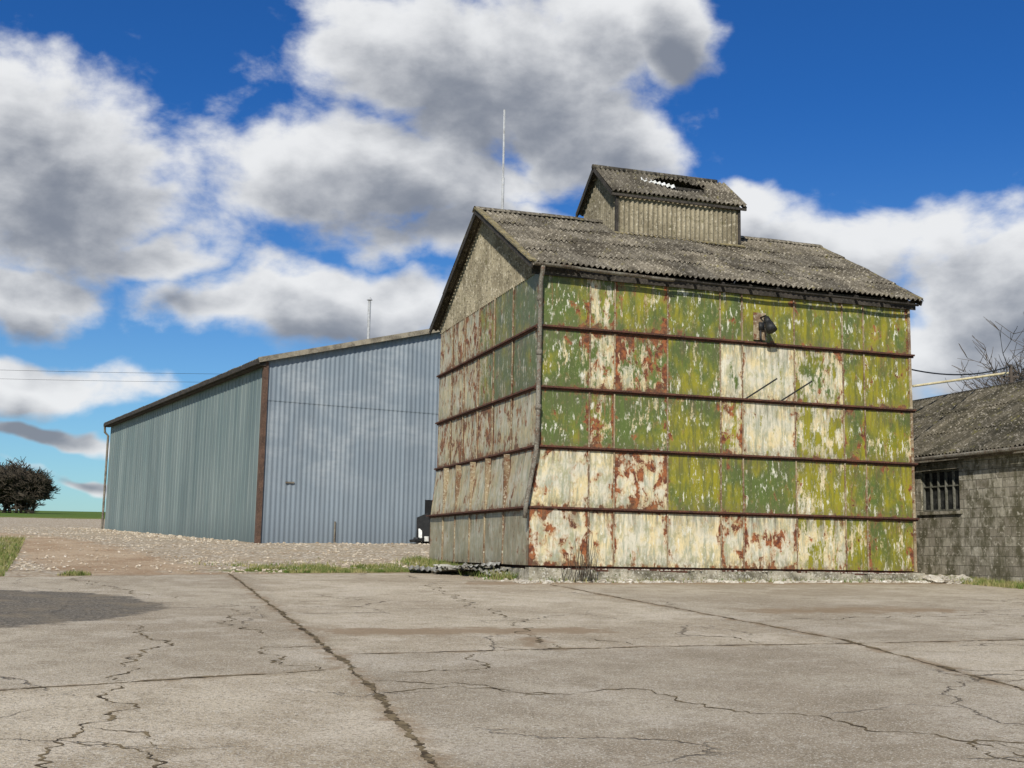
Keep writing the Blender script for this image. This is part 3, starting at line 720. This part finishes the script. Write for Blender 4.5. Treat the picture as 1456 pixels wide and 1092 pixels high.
# ---------------- rocks, grass ----------------
mb=MB()
for i in range(9500):
    y=29+46*R()**1.3; x=U(-.47,-.01)*y
    if y-edge(x)<.3: continue
    if pld((x,y),track)<2.0 and R()<.7: continue
    dx,dy=x+9.6,y-46; s=dx*c_+dy*s_; t=-dx*s_+dy*c_
    if s>-.1 and t>-.1: continue
    near=(abs(t)<1.8 and s>0) or (abs(s)<2 and t>0)
    if not near and mn.noise((x*.35,y*.35,4))<-.05 and R()<.7: continue
    r=U(.015,.065)*(1.5 if near else 1)
    mb.rock((x,y,g(y)+.0),r,.7)
mb.build('gravel',M_gravel)
mb=MB()
def blade(x,y,z,h):
    a=U(0,6.28); dx,dy=math.cos(a)*.013,math.sin(a)*.013; lx,ly=U(-.5,.5)*h,U(-.5,.5)*h
    mb.face([(x-dx,y-dy,z),(x+dx,y+dy,z),(x+lx,y+ly,z+h)])
n=0
while n<28000:
    k=R()
    if k<.60: x=U(-10,.0); y=edge(x)+.05+abs(random.gauss(0,2.2)); h=U(.03,.13)
    elif k<.77: y=U(25,46); x=-11.6-(y-28)*.38-abs(random.gauss(0,2)); h=U(.05,.18)
    elif k<.85: x,y=T2W(-.25-abs(random.gauss(0,.3)),U(.5,D+1)); h=U(.06,.25)
    elif k<.98: x,y=T2W(U(11.0,12.1),-8+R()*9); h=U(.05,.2)
    else: x,y=T2W(U(-.3,W+.6),-.22-abs(random.gauss(0,.12))); h=U(.04,.16)
    if k<.60 and mn.noise((x*.6,y*.9,8))<-.02: continue
    if y<edge(x)-.1 and k<.77: continue
    if k<.60 and pld((x,y),track)<2.0: continue
    dx,dy=x-.63,y-28; cs_,sn_=math.cos(ROT),math.sin(ROT); s=dx*cs_+dy*sn_; t=-dx*sn_+dy*cs_
    if 0<s<W and 0<t<D: continue
    blade(x,y,g(y)+.005,h); n+=1
mb.build('grass',M_grass)

# ---------------- trees ----------------
def tree(name,base,H,spread,depth,seed,nb=4,r0=.18,mat=M_bark,trunk=.25,minr=.012,up=.75):
    random.seed(seed); mb=MB()
    def rec(p,d,L,r,k):
        pts=[p];q=p;dd=d
        for i in range(3):
            dd=(dd+Vector((U(-1,1),U(-1,1),U(-.6,.8)))*.16).normalized(); q=q+dd*L/3; pts.append(q)
        mb.tube(pts,r,3 if k<depth-1 else 5,max(r*.6,minr*.6),cap=False)
        if k<=0: return
        for i in range(nb):
            t=random.choice((1,2,3,3)); a=Vector((U(-1,1),U(-1,1),U(-.25,up))).normalized()
            nd=(dd*.75+a*spread).normalized(); rec(pts[t],nd,L*U(.6,.82),max(r*.55,minr),k-1)
    for i in range(4 if trunk<.14 else 1): rec(Vector(base)+(Vector((U(-1.2,1.2),U(-1,1),0)) if trunk<.14 else Vector((0,0,0))),Vector((U(-.35,.35),U(-.35,.35),1)).normalized(),H*trunk+H*.12,r0,depth)
    return mb.build(name,mat)
tree('bare_tree',(26.0,55,2.0),14.5,.75,5,5,4,.2,M_bark,.2,.018)
tree('bare_tree',(28.5,57,2.0),13.5,.8,5,9,4,.2,M_bark,.2,.018)
for (bx,by,H,sd) in ((-72.5,180,12.0,3),(-76.5,182,13.6,6),(-80,184,12.5,8)):
    tree('hedgerow_tree',(bx,by,g(by)-.3),H,1.15,4,sd,7,.25,M_twig,.12,.055,.6)

# ---------------- light & sky ----------------
az=math.radians(192); el=math.radians(36)
sd=Vector((math.sin(az)*math.cos(el),math.cos(az)*math.cos(el),math.sin(el)))
L=bpy.data.lights.new('sun','SUN'); L.energy=4.9; L.angle=math.radians(.5); L.color=(1,.95,.86)
lo=bpy.data.objects.new('sun',L); scene.collection.objects.link(lo); lo.rotation_euler=sd.to_track_quat('Z','Y').to_euler(); lo.location=(0,-10,30)
w=bpy.data.worlds.new('World'); scene.world=w; w.use_nodes=True
gt=bpy.data.node_groups.new('cloud_density','ShaderNodeTree')
gt.interface.new_socket('P',in_out='INPUT',socket_type='NodeSocketVector'); gt.interface.new_socket('D',in_out='OUTPUT',socket_type='NodeSocketFloat')
G=NT(gt); gi=gt.nodes.new('NodeGroupInput'); go=gt.nodes.new('NodeGroupOutput'); P=gi.outputs[0]
wp=G.vm('ADD',P,G.vm('MULTIPLY',G.vm('SUBTRACT',G.noise(P,9,3,.6,out=1),(.5,.5,.5)),(.11,.08,0)))
blobs=[(-.39,.28,.125,.085),(-.43,.33,.07,.05),(-.29,.235,.05,.028),
 (-.03,.40,.17,.075),(-.12,.32,.15,.055),(.06,.345,.09,.045),(.13,.43,.05,.05),
 (-.02,.262,.11,.026),(-.17,.200,.135,.036),(-.41,.195,.08,.028),(-.40,.125,.075,.021),(-.36,.088,.05,.008),(-.33,.057,.05,.006),
 (.27,.245,.165,.042),(.42,.205,.11,.055),(.17,.285,.06,.022),(.38,.15,.14,.05)]
B=None
for (a,e,rx,ry) in blobs:
    d=G.vm('LENGTH',G.vm('MULTIPLY',G.vm('SUBTRACT',wp,(a,e,0)),(1/rx/1.15,1/ry/1.15,0)),out=1)
    v=G.m('SUBTRACT',1.0,d); B=v if B is None else G.m('MAXIMUM',B,v)
sp=G.sep(P); away=G.ss(G.m('ABSOLUTE',sp[0]),.55,.8); gen=G.m('SUBTRACT',G.m('MULTIPLY',G.noise(P,2.2,1,.5),away),.5)
B=G.m('MAXIMUM',G.m('MAXIMUM',B,-.9),gen)
n1=G.noise(G.vm('MULTIPLY',P,(1,1.6,1)),8.0,8,.57,.12)
D_=G.m('ADD',G.m('MULTIPLY',B,.9),G.m('MULTIPLY',G.m('SUBTRACT',n1,.5),1.95)); gt.links.new(D_,go.inputs[0])
Wn=NT(w.node_tree); bg=w.node_tree.nodes['Background']
dirv=texc(Wn,'Generated'); s=Wn.sep(dirv)
azm=Wn.m('ARCTAN2',s[0],s[1]); elv=Wn.m('ARCSINE',s[2]); Pv=Wn.comb(azm,elv,0.0)
def dens(v):
    nd=w.node_tree.nodes.new('ShaderNodeGroup'); nd.node_tree=gt; w.node_tree.links.new(v,nd.inputs[0]); return nd.outputs[0]
d0=dens(Pv); d2=dens(Wn.vm('ADD',Pv,(-.014,.032,0)))
alpha=Wn.ss(d0,-.10,.36)
dark=Wn.ss(Wn.m('ADD',Wn.m('MULTIPLY',d2,.78),Wn.m('MULTIPLY',d0,.22)),-.02,.82)
cc=Wn.mix(dark,(8.5,8.6,8.7),(2.3,2.55,3.05))
sky=Wn.n('ShaderNodeTexSky',None,sky_type='NISHITA',sun_disc=False,sun_elevation=el,sun_rotation=az,air_density=1.0,dust_density=.3,ozone_density=2.0)
tint=Wn.mix(Wn.ss(s[2],.03,.38),(.50,.78,1.0),(.14,.47,.95))
sc=Wn.mix(1.0,sky,tint,'MULTIPLY')
fc=Wn.mix(Wn.m('MULTIPLY',alpha,.97),sc,cc)
w.node_tree.links.new(fc,bg.inputs[0]); bg.inputs[1].default_value=.1

# ---------------- camera ----------------
cam=bpy.data.cameras.new('camera'); co=bpy.data.objects.new('camera',cam); scene.collection.objects.link(co)
cam.sensor_width=36; cam.lens=42.03; cam.clip_end=4000
co.matrix_world=Matrix.Translation((0,0,1.6))@Matrix.Rotation(math.radians(98.04),4,'X')@Matrix.Rotation(.0185,4,'Z')
scene.camera=co
print('done')
